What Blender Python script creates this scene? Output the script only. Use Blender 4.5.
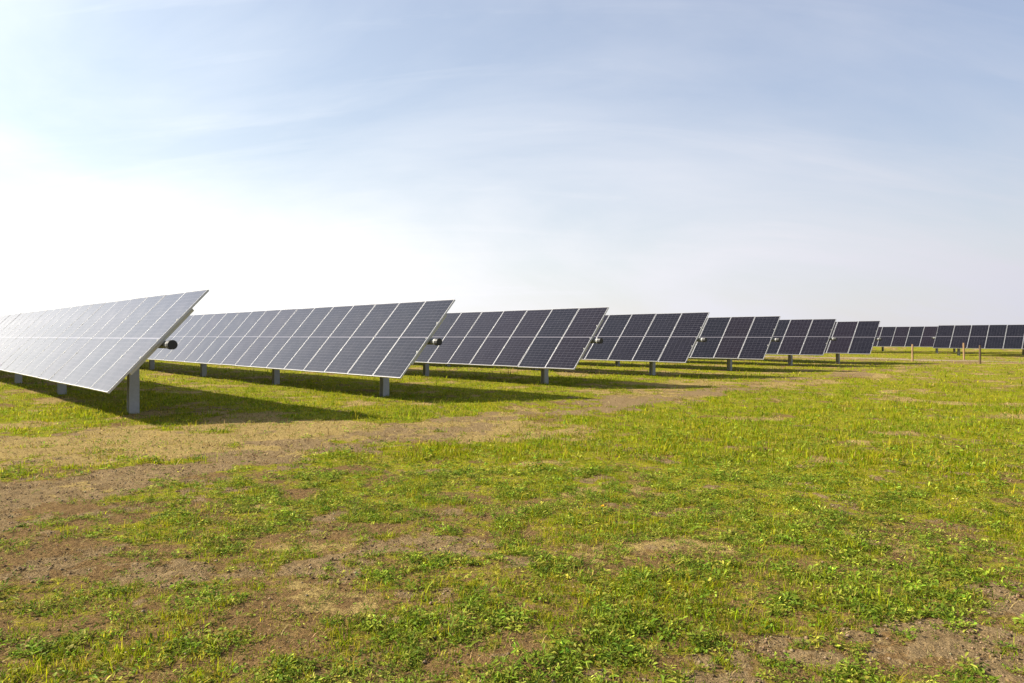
import bpy, math, random
import numpy as np

for o in list(bpy.data.objects):
    bpy.data.objects.remove(o)
SC = bpy.context.scene
COL = SC.collection
R = math.radians
random.seed(4)
RNG = np.random.default_rng(11)

# ------------------------------------------------------------------ camera
CAM_H = 1.43
cam_data = bpy.data.cameras.new('camera')
cam_data.lens = 24.0
cam_data.sensor_width = 36.0
cam_data.shift_y = -5.5 / 1024
cam_data.clip_start = 0.05
cam_data.clip_end = 9000
cam = bpy.data.objects.new('camera', cam_data)
cam.location = (0, 0, CAM_H)
cam.rotation_euler = (R(90), 0, 0)
COL.objects.link(cam)
SC.camera = cam

# ------------------------------------------------------------------ sky, sun, exposure
SUN_EL, SUN_AZ = R(34.0), R(-88)        # azimuth clockwise from +Y (sun is to the left)
world = bpy.data.worlds.new('World')
SC.world = world
world.use_nodes = True
WN, WL = world.node_tree.nodes, world.node_tree.links
WN.clear()
def wn(t, **kw):
    n = WN.new(t)
    for k, v in kw.items():
        setattr(n, k, v)
    return n
sky = wn('ShaderNodeTexSky', sky_type='NISHITA', sun_disc=False, sun_elevation=SUN_EL,
         sun_rotation=SUN_AZ, altitude=50, air_density=1.5, dust_density=0.3, ozone_density=4.0)
geo = wn('ShaderNodeTexCoord')
sep = wn('ShaderNodeSeparateXYZ')
WL.new(geo.outputs['Generated'], sep.inputs[0])
def wmath(op, a, b=None, clamp=False):
    n = wn('ShaderNodeMath', operation=op, use_clamp=clamp)
    for i, v in enumerate((a, b)):
        if v is None: continue
        if isinstance(v, (int, float)): n.inputs[i].default_value = v
        else: WL.new(v, n.inputs[i])
    return n.outputs[0]
zc = wmath('ADD', wmath('MAXIMUM', sep.outputs[2], 0.0), 0.35)
px = wmath('DIVIDE', sep.outputs[0], zc)
py = wmath('DIVIDE', sep.outputs[1], zc)
comb = wn('ShaderNodeCombineXYZ')
WL.new(px, comb.inputs[0]); WL.new(py, comb.inputs[1])
mp = wn('ShaderNodeMapping')
mp.inputs['Rotation'].default_value = (0, 0, R(-28))
mp.inputs['Location'].default_value = (0.7, 0.2, 0)
mp.inputs['Scale'].default_value = (0.7, 1.0, 1)
WL.new(comb.outputs[0], mp.inputs[0])
cn = wn('ShaderNodeTexNoise')
cn.inputs['Scale'].default_value = 1.0; cn.inputs['Detail'].default_value = 7
cn.inputs['Roughness'].default_value = 0.55; cn.inputs['Distortion'].default_value = 0.6
WL.new(mp.outputs[0], cn.inputs['Vector'])
cr = wn('ShaderNodeValToRGB')
cr.color_ramp.elements[0].position = 0.36; cr.color_ramp.elements[0].color = (0, 0, 0, 1)
cr.color_ramp.elements[1].position = 0.72; cr.color_ramp.elements[1].color = (1, 1, 1, 1)
WL.new(cn.outputs['Fac'], cr.inputs[0])
# thin cirrus and haze scatter sunlight forward: brighter towards the sun
sdir = (math.sin(SUN_AZ) * math.cos(SUN_EL), math.cos(SUN_AZ) * math.cos(SUN_EL), math.sin(SUN_EL))
dot = wn('ShaderNodeVectorMath', operation='DOT_PRODUCT')
dot.inputs[1].default_value = sdir
WL.new(geo.outputs['Generated'], dot.inputs[0])
cosg = wmath('MULTIPLY', wmath('ADD', dot.outputs['Value'], 1.0), 0.5)   # 0..1
fwd = wmath('POWER', cosg, 1.5)
lum = wmath('ADD', wmath('MULTIPLY', fwd, 8.4), 4.4)
lum = wmath('ADD', lum, wmath('MULTIPLY', wmath('POWER', cosg, 12.0), 8.0))
mp2 = wn('ShaderNodeMapping')
mp2.inputs['Location'].default_value = (2.3, 1.1, 0); mp2.inputs['Rotation'].default_value = (0, 0, R(38)); mp2.inputs['Scale'].default_value = (0.55, 3.6, 1)
WL.new(comb.outputs[0], mp2.inputs[0])
cn2 = wn('ShaderNodeTexNoise')
cn2.inputs['Scale'].default_value = 1.7; cn2.inputs['Detail'].default_value = 9; cn2.inputs['Roughness'].default_value = 0.62; cn2.inputs['Distortion'].default_value = 0.9
WL.new(mp2.outputs[0], cn2.inputs['Vector'])
cr2 = wn('ShaderNodeValToRGB')
cr2.color_ramp.elements[0].position = 0.52; cr2.color_ramp.elements[0].color = (0, 0, 0, 1)
cr2.color_ramp.elements[1].position = 0.78; cr2.color_ramp.elements[1].color = (1, 1, 1, 1)
WL.new(cn2.outputs['Fac'], cr2.inputs[0])
veil = wmath('ADD', wmath('MULTIPLY', cr.outputs[0], 0.32), 0.31)
veil = wmath('ADD', veil, wmath('MULTIPLY', cr2.outputs[0], 0.08))
hz = wmath('POWER', wmath('SUBTRACT', 1.0, wmath('ABSOLUTE', sep.outputs[2]), True), 2.9)
veil = wmath('ADD', veil, wmath('MULTIPLY', hz, 0.56), True)
cc = wn('ShaderNodeCombineColor')
WL.new(wmath('MULTIPLY', lum, 1.0), cc.inputs[0]); WL.new(lum, cc.inputs[1]); WL.new(wmath('MULTIPLY', lum, wmath('SUBTRACT', 1.15, wmath('MULTIPLY', fwd, 0.26))), cc.inputs[2])
hs = wn('ShaderNodeHueSaturation')
hs.inputs['Saturation'].default_value = 1.65; hs.inputs['Hue'].default_value = 0.508; hs.inputs['Value'].default_value = 0.95
WL.new(sky.outputs[0], hs.inputs['Color'])
mix = wn('ShaderNodeMix', data_type='RGBA')
WL.new(veil, mix.inputs[0]); WL.new(hs.outputs[0], mix.inputs[6]); WL.new(cc.outputs[0], mix.inputs[7])
bg = wn('ShaderNodeBackground')
bg.inputs['Strength'].default_value = 0.051
WL.new(mix.outputs[2], bg.inputs['Color'])
wo = wn('ShaderNodeOutputWorld')
WL.new(bg.outputs[0], wo.inputs[0])

sun_data = bpy.data.lights.new('sun', 'SUN')
sun_data.energy = 5.0
sun_data.angle = R(0.55)
sun_data.color = (1.0, 0.91, 0.74)
sun = bpy.data.objects.new('sun', sun_data)
sun.rotation_euler = (math.pi / 2 - SUN_EL, 0, -SUN_AZ + math.pi)
sun.location = (-30, 0, 30)
COL.objects.link(sun)

SC.view_settings.view_transform = 'Standard'
SC.view_settings.look = 'None'
SC.view_settings.exposure = 1.32
SC.view_settings.gamma = 1
SC.view_settings.use_curve_mapping = False
SC.render.engine = 'CYCLES'
SC.cycles.max_bounces = 6
SC.cycles.transparent_max_bounces = 8

# ------------------------------------------------------------------ numpy noise
def _hash(ix, iy, seed):
    h = (ix.astype(np.int64) * 374761393 + iy.astype(np.int64) * 668265263 + seed * 1274126177) & 0xffffffff
    h = ((h ^ (h >> 13)) * 1274126177) & 0xffffffff
    h = ((h ^ (h >> 16)) * 2246822519) & 0xffffffff
    return ((h ^ (h >> 15)) & 0xffffff) / float(0xffffff)
def vnoise(x, y, seed=0):
    ix, iy = np.floor(x), np.floor(y)
    fx, fy = x - ix, y - iy
    fx = fx * fx * fx * (fx * (fx * 6 - 15) + 10); fy = fy * fy * fy * (fy * (fy * 6 - 15) + 10)
    a, b = _hash(ix, iy, seed), _hash(ix + 1, iy, seed)
    c, d = _hash(ix, iy + 1, seed), _hash(ix + 1, iy + 1, seed)
    return (a * (1 - fx) + b * fx) * (1 - fy) + (c * (1 - fx) + d * fx) * fy
def fbm(x, y, scale, octs=4, seed=0, gain=0.5):
    s, amp, tot = np.zeros_like(x), 1.0, 0.0
    ca, sa = 0.8, 0.6
    X, Y = x / scale, y / scale
    for k in range(octs):
        s += amp * vnoise(X, Y, seed + 17 * k); tot += amp
        amp *= gain
        X, Y = 2.03 * (ca * X - sa * Y) + 5.3, 2.03 * (sa * X + ca * Y) + 1.7
    return s / tot
def sstep(a, b, v):
    t = np.clip((v - a) / (b - a), 0, 1)
    return t * t * (3 - 2 * t)

# ------------------------------------------------------------------ field layout (world metres)
TH = R(44.52)
EX, EY = math.cos(TH), math.sin(TH)             # across the tracker rows
RX, RY = -math.sin(TH), math.cos(TH)            # along the tracker rows
BARE = [(-0.49, 4.67, 0.51, 0.31, 0.9), (-0.9, 3.82, 0.39, 0.3, 0.9), (-2.54, 3.85, 0.39, 0.45, 0.5), (0.93, 3.0, 0.29, 0.2, 0.8), (2.0, 3.88, 0.34, 0.22, 0.8), (2.3, 3.05, 0.78, 0.44, 1.9), (0.14, 2.88, 0.25, 0.1, 0.7), (-1.62, 3.06, 0.31, 0.19, 0.6), (-0.41, 3.01, 0.26, 0.17, 0.6), (-1.54, 4.36, 0.51, 0.27, 0.5), (-4.04, 5.61, 0.9, 0.81, 0.9), (-0.06, 3.56, 0.26, 0.18, 0.5), (-2.68, 4.67, 0.41, 0.22, 0.4), (-1.73, 3.56, 0.37, 0.2, 0.5)]
BROWN = [(5.38, 8.21, 1.08, 1.1, 0.9), (-2.47, 4.0, 0.64, 0.66, 0.8), (-1.26, 3.56, 0.42, 0.33, 0.7), (1.47, 4.61, 0.4, 0.22, 0.6), (2.75, 4.79, 0.35, 0.23, 0.8), (-10.2, 14.15, 0.83, 1.23, 0.9), (4.65, 9.39, 1.24, 0.72, 0.5), (0.94, 7.29, 0.75, 0.44, 0.4), (-1.34, 5.03, 0.74, 0.36, 0.5), (-0.06, 3.21, 0.28, 0.19, 0.5), (1.48, 7.88, 0.92, 0.51, 0.5), (4.17, 5.96, 0.61, 0.36, 0.6)]
DRY = [(-5.2, 9.5, 3.4, 1.5, 1.3), (-2.92, 10.6, 1.6, 0.6, 0.9), (-0.44, 9.39, 0.96, 0.45, 0.4), (3.4, 26.4, 2.32, 2.14, 0.9), (5.49, 19.93, 2.63, 1.63, 0.5), (12.76, 25.04, 2.2, 2.57, 0.5), (1.75, 6.34, 1.11, 0.49, 0.3)]
LUSH = [(1.02, 3.7, 0.87, 0.7, 0.9), (0.23, 3.21, 0.66, 0.42, 0.8), (2.95, 5.96, 1.92, 1.45, 0.6), (2.68, 4.09, 0.48, 0.21, 0.9), (1.76, 9.39, 2.75, 1.81, 0.6), (7.5, 13.2, 3.86, 2.85, 0.7), (-2.57, 12.36, 1.63, 1.1, 0.9), (-1.99, 3.01, 0.35, 0.19, 0.9), (-2.66, 5.31, 0.93, 0.4, 0.7), (-0.71, 5.96, 1.4, 0.73, 0.6), (3.26, 4.56, 0.53, 0.43, 0.6), (-8.18, 12.36, 1.09, 1.25, 0.7), (4.16, 22.2, 6.5, 3.03, 0.5), (-6.35, 16.55, 3.64, 1.68, 0.7)]
def blobs(x, y, lst):
    s = np.zeros_like(x)
    for cx, cy, rx, ry, w in lst:
        q = ((x - cx) / rx) ** 2 + ((y - cy) / ry) ** 2
        s += w * np.exp(-q * 0.9)
    return s
def fields(x, y):
    """green cover, dry straw, bare soil, brown litter - all 0..1"""
    d = np.hypot(x, y)
    e, r = x * EX + y * EY, x * RX + y * RY
    wx = x + (fbm(x, y, 0.9, 3, 3) - .5) * 0.7
    wy = y + (fbm(x, y, 0.9, 3, 5) - .5) * 0.7
    n1 = fbm(x, y, 3.2, 4, 21)
    n2 = fbm(x, y, 0.75, 4, 33)
    n3 = fbm(x, y, 9.0, 3, 45)
    n4 = fbm(x, y, 1.6, 4, 57)
    # vehicle track running past the row ends
    rc = np.interp(e, [-3, 1, 5, 11, 19, 30], [7.0, 7.4, 8.4, 8.9, 9.2, 9.4])
    rw = r + (fbm(x, y, 2.0, 4, 61) - .5) * 1.5
    hw = np.interp(e, [0, 5, 12, 20], [1.08, 0.82, 0.72, 0.8])
    track = np.exp(-((rw - rc) / hw) ** 2) * np.interp(e, [-2, 4, 10, 18, 30, 38], [1, 1, .95, .8, .7, .4])
    # farm road between the two blocks
    road = np.exp(-((e + (n4 - .5) * 1.6 - 44.9) / 2.1) ** 2)
    lane = np.exp(-((e + (n4 - .5) * 0.5 - 46.4) / 0.55) ** 2)
    bl, br, dr, lu = .75 * blobs(wx, wy, BARE), blobs(wx, wy, BROWN), blobs(wx, wy, DRY), blobs(x, y, LUSH)
    near = 1 - sstep(5.5, 10.5, d)
    left = sstep(1.0, -2.4, x)
    n6 = fbm(x, y, .085, 3, 83)
    nb = fbm(x, y, .46, 5, 33, .62) * .8 + n6 * .2
    nw = fbm(x, y, .62, 5, 57, .6) * .85 + n6 * .15
    nd = fbm(x, y, 1.1, 5, 21, .62)
    ruts = fbm(e * .16, rw, .32, 4, 93) - .5
    nb = nb + .30 * ruts * np.clip(track, 0, 1)
    T = .640 - near * (.018 + .018 * left) - .15 * bl - .27 * track - .45 * lane - .22 * road + .07 * lu
    bare = sstep(T, T + .07, nb)
    nw = nw - .35 * ruts * np.clip(track, 0, 1)
    T = .60 - .17 * br - near * (.03 + .045 * left) - .07 * track + .05 * lu - .05 * road
    brown = sstep(T, T + .11, nw)
    T = .60 - .26 * dr - .10 * track - .16 * road + .05 * near + .03 * lu
    dry = sstep(T, T + .10, nd)
    green = .88 + .25 * lu - .95 * bare - .60 * dry - .60 * brown + (fbm(x, y, .30, 4, 67) - .5) * 1.0 - .14 * near * left
    green = np.clip(green, 0, 1)
    return green, dry, bare, brown
def height(x, y, fine=True):
    d = np.hypot(x, y)
    h = (fbm(x, y, 4.0, 3, 71) - .5) * 0.10 + (fbm(x, y, 0.6, 3, 73) - .5) * 0.035
    return h * (1 - sstep(60, 300, d)) * sstep(0.3, 1.5, d)

# ------------------------------------------------------------------ materials
def new_mat(name):
    m = bpy.data.materials.new(name); m.use_nodes = True
    nt = m.node_tree
    for n in list(nt.nodes): nt.nodes.remove(n)
    out = nt.nodes.new('ShaderNodeOutputMaterial')
    b = nt.nodes.new('ShaderNodeBsdfPrincipled')
    nt.links.new(b.outputs[0], out.inputs[0])
    return m, nt, b, out
class NT:
    """small helper for building node graphs"""
    def __init__(self, nt): self.t = nt
    def n(self, ty, **kw):
        q = self.t.nodes.new(ty)
        for k, v in kw.items(): setattr(q, k, v)
        return q
    def put(self, sock, v):
        if isinstance(v, bpy.types.NodeSocket): self.t.links.new(v, sock)
        elif isinstance(v, (tuple, list)) and len(v) == 3 and sock.type == 'RGBA': sock.default_value = (*v, 1)
        else: sock.default_value = v
    def math(self, op, a, b=0.0, c=None, clamp=False):
        q = self.n('ShaderNodeMath', operation=op, use_clamp=clamp)
        self.put(q.inputs[0], a); self.put(q.inputs[1], b)
        if c is not None: self.put(q.inputs[2], c)
        return q.outputs[0]
    def mix(self, f, a, b):
        q = self.n('ShaderNodeMix', data_type='RGBA')
        self.put(q.inputs[0], f); self.put(q.inputs[6], a); self.put(q.inputs[7], b)
        return q.outputs[2]
    def noise(self, vec, scale, detail=4, rough=.55, dist=0):
        q = self.n('ShaderNodeTexNoise')
        self.put(q.inputs['Vector'], vec); q.inputs['Scale'].default_value = scale
        q.inputs['Detail'].default_value = detail; q.inputs['Roughness'].default_value = rough
        q.inputs['Distortion'].default_value = dist
        return q.outputs['Fac']
    def ramp(self, f, a, b):
        q = self.n('ShaderNodeMapRange'); q.interpolation_type = 'SMOOTHSTEP'
        self.put(q.inputs[0], f); q.inputs[1].default_value = a; q.inputs[2].default_value = b
        return q.outputs[0]

def mat_ground():
    m, nt, b, out = new_mat('field_soil')
    g = NT(nt)
    co = g.n('ShaderNodeTexCoord').outputs['Object']
    at = {}
    for k in ('green', 'dry', 'bare', 'brown', 'pale'):
        q = g.n('ShaderNodeAttribute'); q.attribute_name = k; at[k] = q.outputs['Fac']
    f1, f2, f3 = g.noise(co, 30, 6, .65), g.noise(co, 7, 5, .6), g.noise(co, 90, 3, .7)
    f4 = g.noise(co, 2.2, 5, .6)
    soil = g.mix(g.noise(co, 18, 7, .75), (0.11, 0.068, 0.028), (0.38, 0.275, 0.150))
    soil = g.mix(g.math('MULTIPLY', g.ramp(f2, .5, .75), .7), soil, (0.17, 0.105, 0.045))
    litter = g.mix(g.noise(co, 21, 7, .75), (0.075, 0.042, 0.016), (0.31, 0.195, 0.088))
    straw = g.mix(g.noise(co, 24, 7, .75), (0.17, 0.115, 0.038), (0.52, 0.385, 0.15))
    green = g.mix(g.ramp(f1, .3, .7), (0.12, 0.150, 0.004), (0.33, 0.335, 0.010))
    green = g.mix(g.ramp(f2, .45, .75), green, (0.31, 0.26, 0.02))
    j = g.math('MULTIPLY', g.math('SUBTRACT', f2, .5), 1.2)
    j2 = g.math('MULTIPLY', g.math('SUBTRACT', g.noise(co, 14, 6, .75), .5), 2.6)
    jj = g.math('ADD', j, j2)
    col = litter
    col = g.mix(g.math('MULTIPLY', g.ramp(g.math('ADD', at['green'], jj), .12, .80), .92), col, green)
    col = g.mix(g.math('MULTIPLY', g.ramp(g.math('ADD', at['brown'], jj), .35, 1.0), .8), col, litter)
    col = g.mix(g.ramp(g.math('ADD', at['dry'], jj), .25, .80), col, straw)
    col = g.mix(g.ramp(g.math('ADD', at['bare'], g.math('MULTIPLY', jj, .8)), .30, .85), col, soil)
    col = g.mix(at['pale'], col, g.mix(f1, (0.34, 0.28, 0.20), (0.52, 0.45, 0.35)))
    # crumbs of straw, leaf and litter mixed all over
    sp = g.noise(co, 46, 4, .8)
    col = g.mix(g.math('MULTIPLY', g.ramp(sp, .56, .66), .55), col, straw)
    col = g.mix(g.math('MULTIPLY', g.ramp(g.noise(co, 38, 4, .8), .56, .68), .6), col, (0.075, 0.048, 0.020))
    grain = g.math('ADD', g.math('MULTIPLY', g.ramp(g.noise(co, 75, 6, .85), .36, .64), .62), .44)
    vm = g.n('ShaderNodeVectorMath', operation='SCALE'); g.put(vm.inputs[0], col); g.put(vm.inputs['Scale'], grain)
    g.put(b.inputs['Base Color'], vm.outputs[0])
    b.inputs['Roughness'].default_value = 0.95
    b.inputs['Specular IOR Level'].default_value = 0.02
    bp = g.n('ShaderNodeBump'); bp.inputs['Strength'].default_value = 1.0; bp.inputs['Distance'].default_value = 0.03
    g.put(bp.inputs['Height'], g.math('ADD', f1, g.math('MULTIPLY', f3, .4)))
    g.put(b.inputs['Normal'], bp.outputs[0])
    return m

def mat_foliage(name, trans=0.4, rough=0.5, spec=0.35):
    m, nt, b, out = new_mat(name)
    g = NT(nt)
    q = g.n('ShaderNodeAttribute'); q.attribute_name = 'tint'
    g.put(b.inputs['Base Color'], q.outputs['Color'])
    b.inputs['Roughness'].default_value = rough
    b.inputs['Specular IOR Level'].default_value = spec
    tr = g.n('ShaderNodeBsdfTranslucent'); g.put(tr.inputs[0], q.outputs['Color'])
    ms = g.n('ShaderNodeMixShader'); ms.inputs[0].default_value = trans
    nt.links.new(b.outputs[0], ms.inputs[1]); nt.links.new(tr.outputs[0], ms.inputs[2])
    nt.links.new(ms.outputs[0], out.inputs[0])
    return m

def mat_metal(name, col, rough=.45, metal=.8, var=.25, scale=14):
    m, nt, b, out = new_mat(name)
    g = NT(nt)
    co = g.n('ShaderNodeTexCoord').outputs['Object']
    f = g.noise(co, scale, 5, .6)
    a = tuple(c * (1 - var) for c in col); c2 = tuple(min(1, c * (1 + var)) for c in col)
    g.put(b.inputs['Base Color'], g.mix(f, a, c2))
    b.inputs['Metallic'].default_value = metal
    g.put(b.inputs['Roughness'], g.math('ADD', rough - .08, g.math('MULTIPLY', f, .16)))
    return m

def mat_cells():
    m, nt, b, out = new_mat('solar_cells')
    g = NT(nt)
    uv = g.n('ShaderNodeUVMap').outputs['UV']
    s = g.n('ShaderNodeSeparateXYZ'); g.put(s.inputs[0], uv)
    U, V = s.outputs[0], s.outputs[1]           # metres from the module centre: along the row, up the slope
    rnd = g.n('ShaderNodeObjectInfo').outputs['Random']
    def lines(c, pitch, width, off=0.0):
        f = g.math('FRACT', g.math('ADD', g.math('DIVIDE', c, pitch), off + 50.0))
        d = g.math('MULTIPLY', g.math('ABSOLUTE', g.math('SUBTRACT', f, .5)), pitch)
        return g.math('LESS_THAN', d, width / 2)
    av = g.math('SUBTRACT', g.math('ABSOLUTE', V), 0.012)
    lv = lines(av, 0.0915, 0.0036, .5)
    lu = lines(U, 0.168, 0.0045, .5)
    bus = lines(U, 0.0168, 0.0007, .5)
    mid = g.math('LESS_THAN', g.math('ABSOLUTE', V), 0.011)
    edge = g.math('MAXIMUM', g.math('GREATER_THAN', g.math('ABSOLUTE', V), 1.112), g.math('GREATER_THAN', g.math('ABSOLUTE', U), 0.505))
    cr = g.n('ShaderNodeValToRGB')
    els = cr.color_ramp.elements
    els[0].position = 0; els[0].color = (0.0036, 0.0038, 0.0080, 1)
    els[1].position = 1; els[1].color = (0.0054, 0.0042, 0.0080, 1)
    for p, c in ((.3, (0.0030, 0.0040, 0.0080, 1)), (.55, (0.0044, 0.0046, 0.0090, 1)), (.8, (0.0060, 0.0040, 0.0085, 1))):
        q = els.new(p); q.color = c
    g.put(cr.inputs[0], rnd)
    # half cells differ a little from each other
    cv = g.n('ShaderNodeCombineXYZ')
    g.put(cv.inputs[0], g.math('FLOOR', g.math('DIVIDE', U, .168)))
    g.put(cv.inputs[1], g.math('FLOOR', g.math('DIVIDE', V, .0915)))
    g.put(cv.inputs[2], g.math('MULTIPLY', rnd, 91))
    wnz = g.n('ShaderNodeTexWhiteNoise'); g.put(wnz.inputs[0], cv.outputs[0])
    col = g.mix(g.math('MULTIPLY', wnz.outputs['Value'], .25), cr.outputs[0], (0.011, 0.011, 0.019))
    col = g.mix(g.math('MULTIPLY', bus, .30), col, (0.05, 0.05, 0.06))
    col = g.mix(g.math('MULTIPLY', lv, .85), col, (0.115, 0.11, 0.135))
    col = g.mix(g.math('MULTIPLY', lu, .8), col, (0.07, 0.07, 0.09))
    col = g.mix(mid, col, (0.13, 0.125, 0.15))
    col = g.mix(edge, col, (0.06, 0.06, 0.07))
    # film of dust on the glass
    co = g.n('ShaderNodeTexCoord').outputs['Object']
    dn = g.noise(co, 2.2, 5, .6)
    g.put(b.inputs['Base Color'], g.mix(g.math('ADD', .0, g.math('MULTIPLY', dn, .004)), col, (0.42, 0.39, 0.35)))
    b.inputs['Roughness'].default_value = 0.3
    b.inputs['Specular IOR Level'].default_value = 0.0
    # textured, anti-reflective glass: mirrors little when faced, a lot at grazing angles
    lw = g.n('ShaderNodeLayerWeight'); lw.inputs['Blend'].default_value = 0.5
    fr = g.math('MULTIPLY', g.math('POWER', lw.outputs['Facing'], 3.5), 0.80, clamp=True)
    gl = g.n('ShaderNodeBsdfGlossy'); gl.inputs['Color'].default_value = (1, .955, .985, 1)
    g.put(gl.inputs['Roughness'], g.math('ADD', .13, g.math('MULTIPLY', dn, .10)))
    ms = g.n('ShaderNodeMixShader'); g.put(ms.inputs[0], fr)
    nt.links.new(b.outputs[0], ms.inputs[1]); nt.links.new(gl.outputs[0], ms.inputs[2])
    nt.links.new(ms.outputs[0], out.inputs[0])
    return m

def mat_wood(name='stake_wood', k=1.0):
    m, nt, b, out = new_mat(name)
    g = NT(nt)
    co = g.n('ShaderNodeTexCoord').outputs['Object']
    mp_ = g.n('ShaderNodeMapping'); mp_.inputs['Scale'].default_value = (14, 14, 1.6)
    g.put(mp_.inputs[0], co)
    f = g.noise(mp_.outputs[0], 2.5, 6, .65)
    q = g.n('ShaderNodeAttribute'); q.attribute_name = 'tint'
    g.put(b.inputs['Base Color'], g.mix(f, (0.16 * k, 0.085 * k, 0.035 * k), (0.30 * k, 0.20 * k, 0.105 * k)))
    b.inputs['Roughness'].default_value = .85
    return m

M_GROUND = mat_ground()
M_GRASS = mat_foliage('grass_blades', .48, .7, .06)
M_WEED = mat_foliage('weed_leaves', .44, .6, .10)
M_STRAW = mat_foliage('dry_straw', .15, .8, .1)
M_CELLS = mat_cells()
M_FRAME = mat_metal('anodised_aluminium', (0.46, 0.46, 0.48), .42, .55, .06)
M_ZINC = mat_metal('galvanised_steel', (0.17, 0.175, 0.175), .5, .55, .22, 22)
M_RAIL = mat_metal('zinc_rail', (0.44, 0.44, 0.40), .5, .5, .15, 22)
M_POST = mat_metal('weathered_zinc', (0.38, 0.385, 0.385), .6, .35, .25, 16)
M_BLACK, _nt, _b, _o = new_mat('black_plastic'); _b.inputs['Base Color'].default_value = (0.012, 0.012, 0.013, 1); _b.inputs['Roughness'].default_value = .55
M_BACK, _nt, _b, _o = new_mat('panel_backsheet'); _b.inputs['Base Color'].default_value = (0.10, 0.10, 0.12, 1); _b.inputs['Roughness'].default_value = .4
M_WOOD = mat_wood()
M_WOOD_SHADED = mat_wood('shaded_stake_wood', .35)  # same stake wood darkened: its shadow side is put into the colour

# ------------------------------------------------------------------ mesh helper
class MB:
    def __init__(self): self.v, self.f, self.mi = [], [], []
    def quad_strip(self, ringa, ringb, mi=0):
        n = len(ringa)
        for i in range(n):
            self.f.append((ringa[i], ringa[(i + 1) % n], ringb[(i + 1) % n], ringb[i])); self.mi.append(mi)
    def ring(self, pts):
        k = len(self.v); self.v += [tuple(p) for p in pts]
        return list(range(k, k + len(pts)))
    def extrude(self, prof, axis, a, b, mi=0, caps=True):
        """closed 2-D profile extruded along x/y/z from a to b"""
        def P(u, w, t):
            return {'x': (t, u, w), 'y': (u, t, w), 'z': (u, w, t)}[axis]
        A = self.ring([P(u, w, a) for u, w in prof]); B = self.ring([P(u, w, b) for u, w in prof])
        self.quad_strip(A, B, mi)
        if caps:
            self.f.append(tuple(A[::-1])); self.mi.append(mi)
            self.f.append(tuple(B)); self.mi.append(mi)
    def box(self, x0, x1, y0, y1, z0, z1, mi=0):
        self.extrude([(x0, y0), (x1, y0), (x1, y1), (x0, y1)], 'z', z0, z1, mi)
    def mesh(self, name, mats):
        me = bpy.data.meshes.new(name)
        me.from_pydata(self.v, [], self.f)
        for m in (mats if isinstance(mats, (list, tuple)) else [mats]): me.materials.append(m)
        me.polygons.foreach_set('material_index', self.mi)
        import bmesh
        bm = bmesh.new(); bm.from_mesh(me); bmesh.ops.recalc_face_normals(bm, faces=bm.faces); bm.to_mesh(me); bm.free()
        return me
def put(name, me, parent=None, loc=(0, 0, 0), rot=(0, 0, 0)):
    o = bpy.data.objects.new(name, me); COL.objects.link(o)
    o.location = loc; o.rotation_euler = rot
    if parent: o.parent = parent
    return o
def tag(o, label, cat, group=None, kind=None):
    if label: o['label'] = label
    if cat: o['category'] = cat
    if group: o['group'] = group
    if kind: o['kind'] = kind
    return o

# ------------------------------------------------------------------ ground sheet
def build_ground():
    rr = list(np.geomspace(0.12, 2.0, 14))
    while rr[-1] < 12: rr.append(rr[-1] * 1.0065)
    while rr[-1] < 80: rr.append(rr[-1] * 1.010)
    while rr[-1] < 4500: rr.append(rr[-1] * 1.09)
    rr = np.array(rr)
    a = np.concatenate([np.linspace(-180, -62, 50, endpoint=False), np.linspace(-62, 62, 780, endpoint=False), np.linspace(62, 180, 50, endpoint=False)])
    a = np.radians(a); na, nr = len(a), len(rr)
    RRg, AA = np.meshgrid(rr, a, indexing='ij')
    x, y = (RRg * np.sin(AA)).ravel(), (RRg * np.cos(AA)).ravel()
    g, dr, ba, br = fields(x, y)
    z = height(x, y)
    d = np.hypot(x, y)
    g = g * (.38 + .62 * sstep(4, 9, d))
    nearf = (1 - sstep(7, 14, d)) * sstep(.5, 1.5, d)
    clod = fbm(x, y, 0.11, 4, 91, .6) - .5
    z = z + nearf * clod * (0.010 + 0.020 * ba + .010 * br)
    co = np.empty((na * nr + 1, 3), np.float32)
    co[0] = (0, 0, 0); co[1:, 0], co[1:, 1], co[1:, 2] = x, y, z
    i = np.arange(nr - 1)[:, None]; j = np.arange(na)[None, :]
    j2 = (j + 1) % na
    q = np.stack([1 + i * na + j, 1 + i * na + j2, 1 + (i + 1) * na + j2, 1 + (i + 1) * na + j], -1).reshape(-1, 4)[:, ::-1]
    jj = np.arange(na); tri = np.stack([np.zeros(na, int), 1 + (jj + 1) % na, 1 + jj], -1)
    idx = np.concatenate([q.ravel(), tri.ravel()]).astype(np.int32)
    tot = np.concatenate([np.full(len(q), 4), np.full(na, 3)]).astype(np.int32)
    me = raw_mesh('field', co, idx, tot, M_GROUND, smooth=True)
    e = x * EX + y * EY
    lane = np.exp(-((e + (fbm(x, y, 1.6, 4, 57) - .5) * 0.5 - 46.4) / 0.5) ** 2) * .85
    for k, v in (('green', g), ('dry', dr), ('bare', ba), ('brown', br), ('pale', lane)):
        at = me.attributes.new(k, 'FLOAT', 'POINT')
        at.data.foreach_set('value', np.concatenate([[0.5], v]).astype(np.float32))
    o = put('ground', me); o['kind'] = 'structure'
    return o
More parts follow.
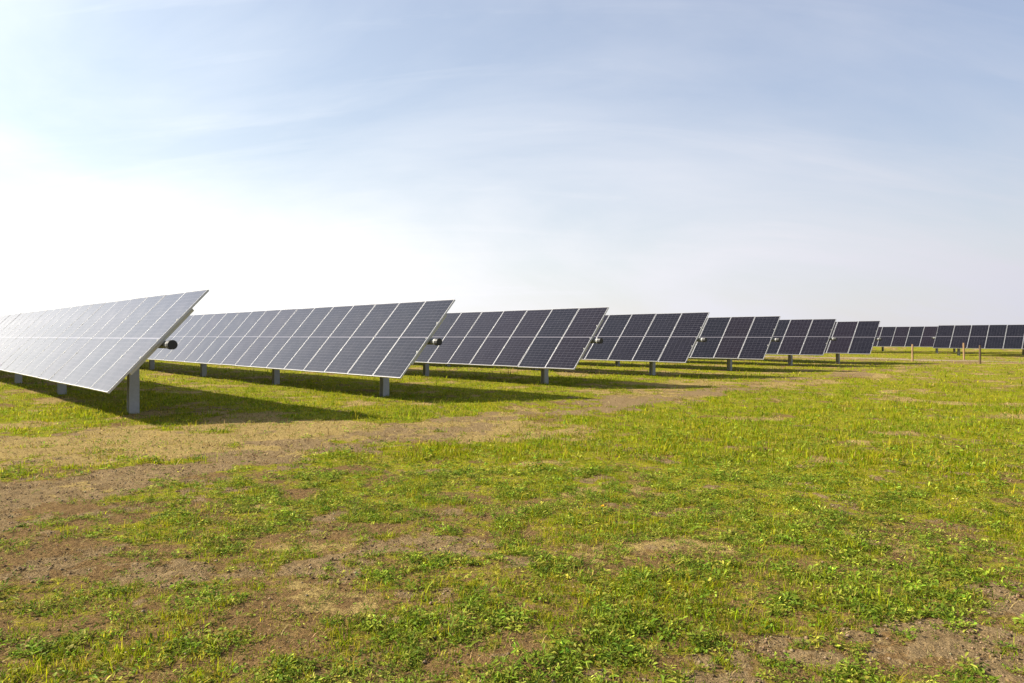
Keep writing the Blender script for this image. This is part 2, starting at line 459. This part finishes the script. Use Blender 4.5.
def raw_mesh(name, co, idx, tot, mat, smooth=False, tint=None):
    me = bpy.data.meshes.new(name)
    me.vertices.add(len(co)); me.vertices.foreach_set('co', np.ascontiguousarray(co, np.float32).ravel())
    me.loops.add(len(idx)); me.loops.foreach_set('vertex_index', idx)
    st = np.concatenate([[0], np.cumsum(tot)[:-1]]).astype(np.int32)
    me.polygons.add(len(tot)); me.polygons.foreach_set('loop_start', st); me.polygons.foreach_set('loop_total', tot)
    if smooth: me.polygons.foreach_set('use_smooth', np.ones(len(tot), bool))
    me.materials.append(mat)
    me.update(calc_edges=True)
    if tint is not None:
        at = me.color_attributes.new('tint', 'FLOAT_COLOR', 'POINT')
        at.data.foreach_set('color', np.concatenate([tint, np.ones((len(tint), 1))], 1).astype(np.float32).ravel())
    return me
build_ground()

# ------------------------------------------------------------------ solar trackers
LEN, PITCH = 2.28, 1.064
WID = PITCH - 0.018
def panel_mesh():
    me = bpy.data.meshes.new('solar_panel')
    hl, hw = LEN / 2 - .014, WID / 2 - .014
    v = [(-hl, -hw, 0), (hl, -hw, 0), (hl, hw, 0), (-hl, hw, 0), (-hl, -hw, -.006), (hl, -hw, -.006), (hl, hw, -.006), (-hl, hw, -.006)]
    f = [(0, 1, 2, 3), (7, 6, 5, 4), (0, 4, 5, 1), (1, 5, 6, 2), (2, 6, 7, 3), (3, 7, 4, 0)]
    me.from_pydata(v, [], f)
    me.materials.append(M_CELLS); me.materials.append(M_BACK)
    for i, p in enumerate(me.polygons): p.material_index = 0 if i == 0 else 1
    uv = me.uv_layers.new(name='UVMap')
    for p in me.polygons:
        for li in p.loop_indices:
            c = me.vertices[me.loops[li].vertex_index].co
            uv.data[li].uv = (c.y, c.x)
    return me
def frame_mesh():
    b = MB(); hl, hw = LEN / 2, WID / 2
    t, z0, z1 = .008, -.035, .002
    b.box(-hl, hl, -hw, -hw + t, z0, z1); b.box(-hl, hl, hw - t, hw, z0, z1)
    b.box(-hl, -hl + t, -hw + t, hw - t, z0, z1); b.box(hl - t, hl, -hw + t, hw - t, z0, z1)
    return b.mesh('panel_frame', M_FRAME)
def rail_mesh():
    b = MB()   # hat-section purlin under the joint of two modules
    pr = [(-.045, -.036), (-.045, -.040), (-.026, -.040), (-.022, -.088), (.022, -.088), (.026, -.040), (.045, -.040), (.045, -.036)]
    b.extrude(pr, 'x', -.72, .72)
    b.box(-.05, -.02, -.006, .006, -.036, .006); b.box(.40, .44, -.007, .007, -.036, .0055); b.box(-.44, -.40, -.007, .007, -.036, .0055)
    return b.mesh('mounting_rail', M_RAIL)
def octagon(r, n=10, cx=0, cz=0):
    return [(cx + r * math.cos(2 * math.pi * (k + .5) / n), cz + r * math.sin(2 * math.pi * (k + .5) / n)) for k in range(n)]
def post_mesh():
    b = MB()   # rolled H section pile, flanges facing along the row
    w, dp, t = .17, .15, .009
    pr = [(-w/2, -dp/2), (w/2, -dp/2), (w/2, -dp/2 + t), (t/2, -dp/2 + t), (t/2, dp/2 - t), (w/2, dp/2 - t), (w/2, dp/2), (-w/2, dp/2), (-w/2, dp/2 - t), (-t/2, dp/2 - t), (-t/2, -dp/2 + t), (-w/2, -dp/2 + t)]
    b.extrude(pr, 'z', -0.5, 1.13)
    return b.mesh('post', M_POST)
def bearing_mesh():
    b = MB()   # saddle plate with a bearing ring round the tube
    b.box(-.11, .11, -.095, -.078, -.34, -.05); b.box(-.11, .11, .078, .095, -.34, -.05)
    A = b.ring([(u, -.05, w) for u, w in octagon(.125, 16)]); B = b.ring([(u, .05, w) for u, w in octagon(.125, 16)])
    C_ = b.ring([(u, -.05, w) for u, w in octagon(.088, 16)]); D = b.ring([(u, .05, w) for u, w in octagon(.088, 16)])
    b.quad_strip(A, B); b.quad_strip(D, C_); b.quad_strip(C_, A); b.quad_strip(B, D)
    return b.mesh('bearing', M_ZINC)
ME_PANEL, ME_FRAME, ME_RAIL, ME_POST, ME_BEAR = panel_mesh(), frame_mesh(), rail_mesh(), post_mesh(), bearing_mesh()
def cap_mesh():
    b = MB()
    b.extrude(octagon(.080, 12), 'y', -.105, 0)
    b.extrude(octagon(.066, 12), 'y', -.109, -.1051)
    return b.mesh('end_cap', M_BLACK)
ME_CAP = cap_mesh()
def collar_mesh():
    b = MB(); b.extrude(octagon(.0765, 12), 'y', 0, .022)
    return b.mesh('collar', M_COLLAR)
M_COLLAR = mat_metal('bright_zinc', (0.34, 0.34, 0.33), .45, .3, .1)
ME_COLLAR = collar_mesh()
TUBE_D = 0.155          # tube axis below the module plane

def tracker(x, y, tilt, zc, n, label, group, first=0, stub=.13):
    """x, y: the end of the row on the ground; the row runs along local +Y"""
    root = bpy.data.objects.new('solar_tracker', None); COL.objects.link(root)
    root.location = (x, y, 0); root.rotation_euler = (0, 0, TH)
    root.empty_display_size = .3
    tag(root, label, 'solar tracker', group)
    ct, st = math.cos(tilt), math.sin(tilt)
    tx, tz = st * TUBE_D, zc - ct * TUBE_D
    for k in range(n):
        dt = random.gauss(0, .0042)
        p = put('solar_panel', ME_PANEL, root, (0, (k + .5) * PITCH, zc + random.gauss(0, .0015)), (0, -(tilt + dt), 0))
        put('panel_frame', ME_FRAME, p)
        put('mounting_rail', ME_RAIL, p, (0, -PITCH / 2 + (.05 if k == 0 else 0), 0))
        if k == n - 1: put('mounting_rail', ME_RAIL, p, (0, PITCH / 2 - .05, 0))
    L = n * PITCH
    b = MB(); b.extrude(octagon(.068, 8, tx, tz), 'y', -stub, L + .16)
    tube = put('torque_tube', b.mesh('torque_tube', M_ZINC), root)
    put('end_cap', ME_CAP, tube, (tx, -stub, tz))
    put('collar', ME_COLLAR, tube, (tx, -stub + .004, tz))
    put('end_cap', ME_CAP, tube, (tx, L + .16 + .105, tz))
    put('collar', ME_COLLAR, tube, (tx, L + .134, tz))
    s = 1.87
    while s < L - .5:
        wx, wy = x + s * RX + tx * EX, y + s * RY + tx * EY
        po = put('post', ME_POST, root, (tx, s, tz - .30 - .85 + random.gauss(0, .01)))
        put('bearing', ME_BEAR, po, (0, 0, 1.15))
        s += 5.72
    return root
BLOCK1 = 'tracker rows of the near block'
BLOCK2 = 'tracker rows across the farm road'
NEAR = [
    (-5.781, 11.22, .832, -.039, 44, 'nearest row of tilted solar panels, washed pale by glare at the left edge'),
    (-1.828, 14.946, .852, -.027, 42, 'long grey row of solar panels directly behind the palest nearest row'),
    (2.192, 18.718, .845, -.031, 40, 'third row of solar panels from the left, in front of the fourth row'),
    (6.214, 22.831, .835, -.024, 36, 'fourth row of solar panels from the left, in the middle of seven staggered rows'),
    (10.248, 26.889, .846, -.049, 34, 'fifth row of solar panels from the left, two rows before the last near row'),
    (14.521, 31.186, .822, -.030, 32, 'sixth row of solar panels from the left, just before the last near row'),
    (18.418, 34.595, .822, -.055, 30, 'last and smallest row of the seven near solar panel rows, beside the farm road'),
]
for x, y, t, dz, n, lb in NEAR:
    tracker(x, y, t, CAM_H + dz, n, lb, BLOCK1)
def er(e, r): return (e * EX + r * RX, e * EY + r * RY)
far = [
    (58.0, 14.1, 30, 'dark row of solar panels behind the wooden stakes, running out of frame at right'),
    (63.5, 26.0, 44, 'low dark row of solar panels beyond the road, left of and behind the rightmost row'),
    (69.0, 26.0, 44, 'rearmost row of solar panels beyond the road, only posts showing under rows in front'),
]
for e_, rmax, n, lb in far:
    x, y = er(e_, rmax - n * PITCH)
    tracker(x, y, .83, CAM_H - .04, n, lb, BLOCK2)

# ------------------------------------------------------------------ wooden stakes
def stake(x, y, h, rad, lean, label, mat=None):
    b = MB(); n = 9; prev = None
    for k in range(8):
        t = k / 7; zz = -.25 + t * (h + .25)
        rr = rad * (1 - .12 * t) * (1 + random.uniform(-.05, .05))
        if k == 7: rr *= .8
        ring = b.ring([(rr * math.cos(2 * math.pi * i / n) * (1 + random.uniform(-.05, .05)), rr * math.sin(2 * math.pi * i / n) * (1 + random.uniform(-.05, .05)), zz) for i in range(n)])
        if prev: b.quad_strip(prev, ring)
        else: b.f.append(tuple(ring[::-1])); b.mi.append(0)
        prev = ring
    b.f.append(tuple(prev)); b.mi.append(0)
    o = put('wooden_stake', b.mesh('wooden_stake', mat or M_WOOD), None, (x, y, 0), (R(lean[0]), R(lean[1]), random.uniform(0, 6)))
    return tag(o, label, 'stake', 'wooden stakes by the farm road')
stake(22.35, 38.1, .97, .056, (.5, 1.2), 'pale round wooden stake standing alone, nearest the last row of the near block')
stake(27.15, 41.0, 1.02, .058, (-.5, 2.0), 'tallest looking wooden stake, middle one of three before the far dark panels')
stake(24.0, 35.0, .96, .052, (.4, .8), 'darker shaded wooden stake, rightmost of the three and nearest the viewer', M_WOOD_SHADED)

# ------------------------------------------------------------------ ground cover
def wedge(n, y0, y1, power, half=1.02):
    """points in a fan in front of the viewpoint, density falling with distance**power"""
    u = RNG.random(n)
    k = 2 - power
    d = (y0 ** k + u * (y1 ** k - y0 ** k)) ** (1 / k) if abs(k) > 1e-6 else y0 * (y1 / y0) ** u
    a = RNG.uniform(-half, half, n)
    return d * np.sin(a), d * np.cos(a), d
def blades(x, y, h, w, lean, tint, tip=None):
    """N curved blades of 5 vertices -> co, idx, tot, tint"""
    n = len(x); z = height(x, y) - .006
    az = RNG.uniform(0, 2 * np.pi, n); fa = az + np.pi / 2 + RNG.normal(0, .5, n)
    dx, dy = np.cos(az), np.sin(az); sx, sy = np.cos(fa) * w / 2, np.sin(fa) * w / 2
    co = np.empty((n, 5, 3), np.float32)
    l1, l2 = lean * h * .35, lean * h
    up = np.sqrt(np.clip(1 - np.minimum(lean, .98) ** 2, .03, 1))
    co[:, 0] = np.stack([x - sx, y - sy, z], -1); co[:, 1] = np.stack([x + sx, y + sy, z], -1)
    mx, my, mz = x + dx * l1, y + dy * l1, z + h * .58 * up
    co[:, 2] = np.stack([mx - sx * .8, my - sy * .8, mz], -1); co[:, 3] = np.stack([mx + sx * .8, my + sy * .8, mz], -1)
    co[:, 4] = np.stack([x + dx * l2, y + dy * l2, z + h * up], -1)
    b = (np.arange(n) * 5)[:, None]
    idx = (b + np.array([0, 1, 3, 2, 2, 3, 4])[None]).ravel().astype(np.int32)
    tot = np.tile([4, 3], n).astype(np.int32)
    tt = np.repeat(tint[:, None], 5, 1).astype(np.float32)
    return co.reshape(-1, 3), idx, tot, tt.reshape(-1, 3)
def leaves(x, y, zb, L, W, az, pitch, tint):
    """N folded leaves of 6 vertices"""
    n = len(x)
    dx, dy = np.cos(az), np.sin(az); px_, py_ = -dy, dx
    cp, sp = np.cos(pitch), np.sin(pitch)
    roll = RNG.normal(0, .45, n)
    def P(l, s, fold):
        lx = l * L
        hx = dx * lx * cp + px_ * s * W * np.cos(roll); hy = dy * lx * cp + py_ * s * W * np.cos(roll)
        hz = lx * sp - .25 * (l ** 2) * L + fold * W + s * W * np.sin(roll)
        return np.stack([x + hx, y + hy, zb + hz], -1)
    co = np.stack([P(0., 0., 0.), P(.35, .5, .15), P(.75, .42, .12), P(1., 0., 0.), P(.75, -.42, .12), P(.35, -.5, .15)], 1)
    b = (np.arange(n) * 6)[:, None]
    idx = (b + np.array([0, 3, 2, 1, 0, 5, 4, 3])[None]).ravel().astype(np.int32)
    tot = np.full(2 * n, 4, np.int32)
    tt = np.repeat(tint[:, None], 6, 1)
    return co.reshape(-1, 3), idx, tot, tt.reshape(-1, 3)
def merge(parts):
    cos, ids, tots, ts, k = [], [], [], [], 0
    for co, idx, tot, tt in parts:
        cos.append(co); ids.append(idx + k); tots.append(tot); ts.append(tt); k += len(co)
    return np.concatenate(cos), np.concatenate(ids).astype(np.int32), np.concatenate(tots), np.concatenate(ts)
def pick(n, cols, jit=.18):
    cols = np.array(cols); c = cols[RNG.integers(0, len(cols), n)]
    return .80 * c * np.exp(RNG.normal(0, jit, (n, 1))) * np.exp(RNG.normal(0, .06, (n, 3)))
GREENS = [(0.23, 0.295, 0.006), (0.31, 0.335, 0.008), (0.37, 0.360, 0.010), (0.15, 0.22, 0.005), (0.42, 0.36, 0.03)]
DEEP = [(0.17, 0.25, 0.022), (0.22, 0.295, 0.028), (0.27, 0.325, 0.034), (0.13, 0.205, 0.018), (0.33, 0.335, 0.05)]
TANS = [(0.38, 0.275, 0.10), (0.30, 0.20, 0.07), (0.47, 0.35, 0.15), (0.19, 0.115, 0.045), (0.13, 0.07, 0.028)]

def grass():
    parts = []
    for (n, y0, y1, pw, hh, ww, nb, spread) in ((60000, 2.2, 9, 1.0, .028, .0046, 7, .024), (110000, 8, 24, 1.2, .044, .009, 5, .05), (70000, 22, 75, 1.3, .060, .022, 3, .12)):
        x, y, d = wedge(n, y0, y1, pw)
        g, dr, ba, br = fields(x, y)
        cl = fbm(x, y, .28, 3, 101)
        p = (g * 1.1 - .08).clip(0, 1) * (.12 + 1.3 * sstep(.36, .66, cl))
        k = RNG.random(n) < p
        x, y, d, g, dr = x[k], y[k], d[k], g[k], dr[k]
        m = len(x)
        hs = hh * (.55 + .8 * g) * np.exp(RNG.normal(0, .35, m)) * np.where(RNG.random(m) < .06, 1.8, 1.0)
        c = pick(m, GREENS)
        pt = sstep(.40, .62, fbm(x, y, 1.4, 4, 151))[:, None]
        c = c * (1 - pt + pt * np.array([.80, .90, 1.0]))
        yel = (RNG.random(m) < .10 + .55 * dr)[:, None]
        c = np.where(yel, pick(m, [(0.29, 0.235, 0.05), (0.34, 0.25, 0.075)]), c)
        x, y, hs, c = np.repeat(x, nb), np.repeat(y, nb), np.repeat(hs, nb), np.repeat(c, nb, 0)
        q = len(x)
        x = x + RNG.normal(0, spread, q); y = y + RNG.normal(0, spread, q)
        hs = hs * RNG.uniform(.5, 1.2, q)
        parts.append(blades(x, y, hs, ww * RNG.uniform(.6, 1.3, q), np.abs(RNG.normal(.6, .32, q)).clip(0, 1.1), c * np.exp(RNG.normal(0, .22, (q, 1)))))
    co, idx, tot, tt = merge(parts)
    o = put('grass', raw_mesh('grass', co, idx, tot, M_GRASS, tint=tt))
    tag(o, 'short yellow green grass covering the field', 'grass', kind='stuff')
def weeds():
    parts = []
    for (n, y0, y1, pw, nl, ls) in ((70000, 2.2, 7.5, 1.0, 10, .0125), (60000, 7, 20, 1.1, 6, .020)):
        x, y, d = wedge(n, y0, y1, pw)
        g, dr, ba, br = fields(x, y)
        cl = fbm(x, y, .24, 4, 131); c2 = fbm(x, y, 2.2, 2, 137)
        p = np.clip(g * 1.3 + .09 + .35 * br * (1 - ba), 0, 1) * (.14 + sstep(.42, .64, cl + .25 * (c2 - .5))) * (1.0 if y0 < 5 else np.interp(d, [7, 12, 20], [.9, .45, .2]))
        k = RNG.random(n) < p
        x, y, g = x[k], y[k], g[k]
        m = len(x)
        size = ls * np.exp(RNG.normal(0, .38, m)).clip(.4, 1.9) * (.7 + .5 * g)
        c = pick(m, DEEP, .28)
        rep = lambda v: np.repeat(v, nl, 0)
        kind = rep(RNG.random(m) < .40)
        X, Y, S, Cc = rep(x), rep(y), rep(size), rep(c)
        q = len(X)
        az = RNG.uniform(0, 2 * np.pi, q)
        rad = S * RNG.uniform(.1, 1.5, q)
        X = X + np.cos(az) * rad; Y = Y + np.sin(az) * rad
        zb = height(X, Y) + S * RNG.uniform(.05, 1.35, q) * np.where(kind, .7, 1.2)
        Ll = S * np.where(kind, RNG.uniform(.6, 1.0, q), RNG.uniform(.9, 1.7, q)); Wl = Ll * np.where(kind, .80, .27)
        pitch = np.where(kind, RNG.normal(.15, .35, q), RNG.normal(.55, .35, q))
        Cc = Cc * np.exp(RNG.normal(0, .2, (q, 1)))
        yel = (RNG.random(q) < .015)[:, None]
        Cc = np.where(yel, np.array([[.34, .30, .06]]), Cc)
        parts.append(leaves(X, Y, zb, Ll, Wl, az + RNG.normal(0, .5, q), pitch, Cc))
    co, idx, tot, tt = merge(parts)
    o = put('weeds', raw_mesh('weeds', co, idx, tot, M_WEED, tint=tt))
    tag(o, 'low broad leaved green weeds growing in clumps between bare patches', 'weeds', kind='stuff')
def straw():
    parts = []
    for (n, y0, y1, pw, hh, ww) in ((330000, 2.2, 9, 1.0, .034, .0026), (120000, 8, 26, 1.2, .060, .008), (60000, 24, 70, 1.3, .07, .02)):
        x, y, d = wedge(n, y0, y1, pw)
        g, dr, ba, br = fields(x, y)
        p = np.clip(.12 + .9 * dr + .8 * br - .2 * ba, .12, 1)
        k = RNG.random(n) < p
        x, y, br, dr = x[k], y[k], br[k], dr[k]; m = len(x)
        c = pick(m, TANS[:3]); dk = (RNG.random(m) < .30 + .35 * br)[:, None]
        c = np.where(dk, pick(m, TANS[3:] + [(0.13, 0.085, 0.045)]), c)
        parts.append(blades(x, y, hh * np.exp(RNG.normal(0, .35, m)), ww * RNG.uniform(.6, 1.4, m), RNG.uniform(.8, 1.2, m), c))
    co, idx, tot, tt = merge(parts)
    o = put('dry_straw', raw_mesh('dry_straw', co, idx, tot, M_STRAW, tint=tt))
    tag(o, 'tan dead grass lying over the dry parts of the field', 'dead grass', kind='stuff')
def clods():
    x, y, d = wedge(80000, 2.2, 10, 1.0)
    g, dr, ba, br = fields(x, y)
    k = RNG.random(len(x)) < np.clip(ba * .95 + .12 * br, .02, 1)
    x, y, d = x[k], y[k], d[k]; n = len(x)
    s = .0036 * np.exp(RNG.normal(0, .5, n)).clip(.4, 2.8)
    base = np.array([(0, 0, 1), (.9, 0, .3), (.2, .95, .3), (-.85, .4, .25), (-.6, -.75, .3), (.45, -.85, .25), (0, 0, -.8)])
    co = base[None] * (1 + RNG.normal(0, .2, (n, 7, 3)))
    a = RNG.uniform(0, 6.28, n); ca, sa = np.cos(a)[:, None], np.sin(a)[:, None]
    X = (co[..., 0] * ca - co[..., 1] * sa) * s[:, None] * 1.2; Y = (co[..., 0] * sa + co[..., 1] * ca) * s[:, None] * 1.2
    Z = co[..., 2] * s[:, None] + (height(x, y) + s * .3)[:, None]
    v = np.stack([X + x[:, None], Y + y[:, None], Z], -1).reshape(-1, 3)
    f = np.array([0, 1, 2, 0, 2, 3, 0, 3, 4, 0, 4, 5, 0, 5, 1, 6, 2, 1, 6, 3, 2, 6, 4, 3, 6, 5, 4, 6, 1, 5])
    idx = ((np.arange(n) * 7)[:, None] + f[None]).ravel().astype(np.int32)
    c = pick(n, [(0.19, 0.135, 0.08), (0.26, 0.19, 0.115), (0.13, 0.09, 0.05)], .15)
    o = put('soil_clods', raw_mesh('soil_clods', v, idx, np.full(n * 10, 3, np.int32), M_CLOD, tint=np.repeat(c, 7, 0)))
    tag(o, 'loose crumbs of dry pale soil on the bare patches', 'soil crumbs', kind='stuff')
M_CLOD = mat_foliage('soil_crumbs', 0.0, .95, .1)
grass(); weeds(); straw(); clods()

# one dandelion in bloom
def dandelion(x, y):
    z0 = float(height(np.array([x]), np.array([y]))[0])
    root = bpy.data.objects.new('dandelion', None); COL.objects.link(root); root.location = (x, y, z0)
    tag(root, 'single yellow dandelion blooming in the green weeds', 'dandelion')
    my, _, by, _ = new_mat('dandelion_yellow'); by.inputs['Base Color'].default_value = (.75, .48, .02, 1); by.inputs['Roughness'].default_value = .8
    mg, _, bgn, _ = new_mat('dandelion_stem'); bgn.inputs['Base Color'].default_value = (.12, .17, .04, 1)
    b = MB(); b.extrude(octagon(.0025, 6), 'z', -.01, .085); put('stem', b.mesh('stem', mg), root)
    b = MB()
    for k in range(60):
        a, t = k * 2.399, (k / 60) ** .5
        c, s = math.cos(a), math.sin(a); r0, r1, h = .004, .018 * (.35 + .65 * t), .085 + .012 * (1 - t)
        i = len(b.v)
        b.v += [(c * .002, s * .002, .083), (c * r1 - s * .002, s * r1 + c * .002, h), (c * r1 + s * .002, s * r1 - c * .002, h)]
        b.f.append((i, i + 1, i + 2)); b.mi.append(0)
    put('flower_head', b.mesh('flower_head', my), root)
dandelion(.72, 5.42)
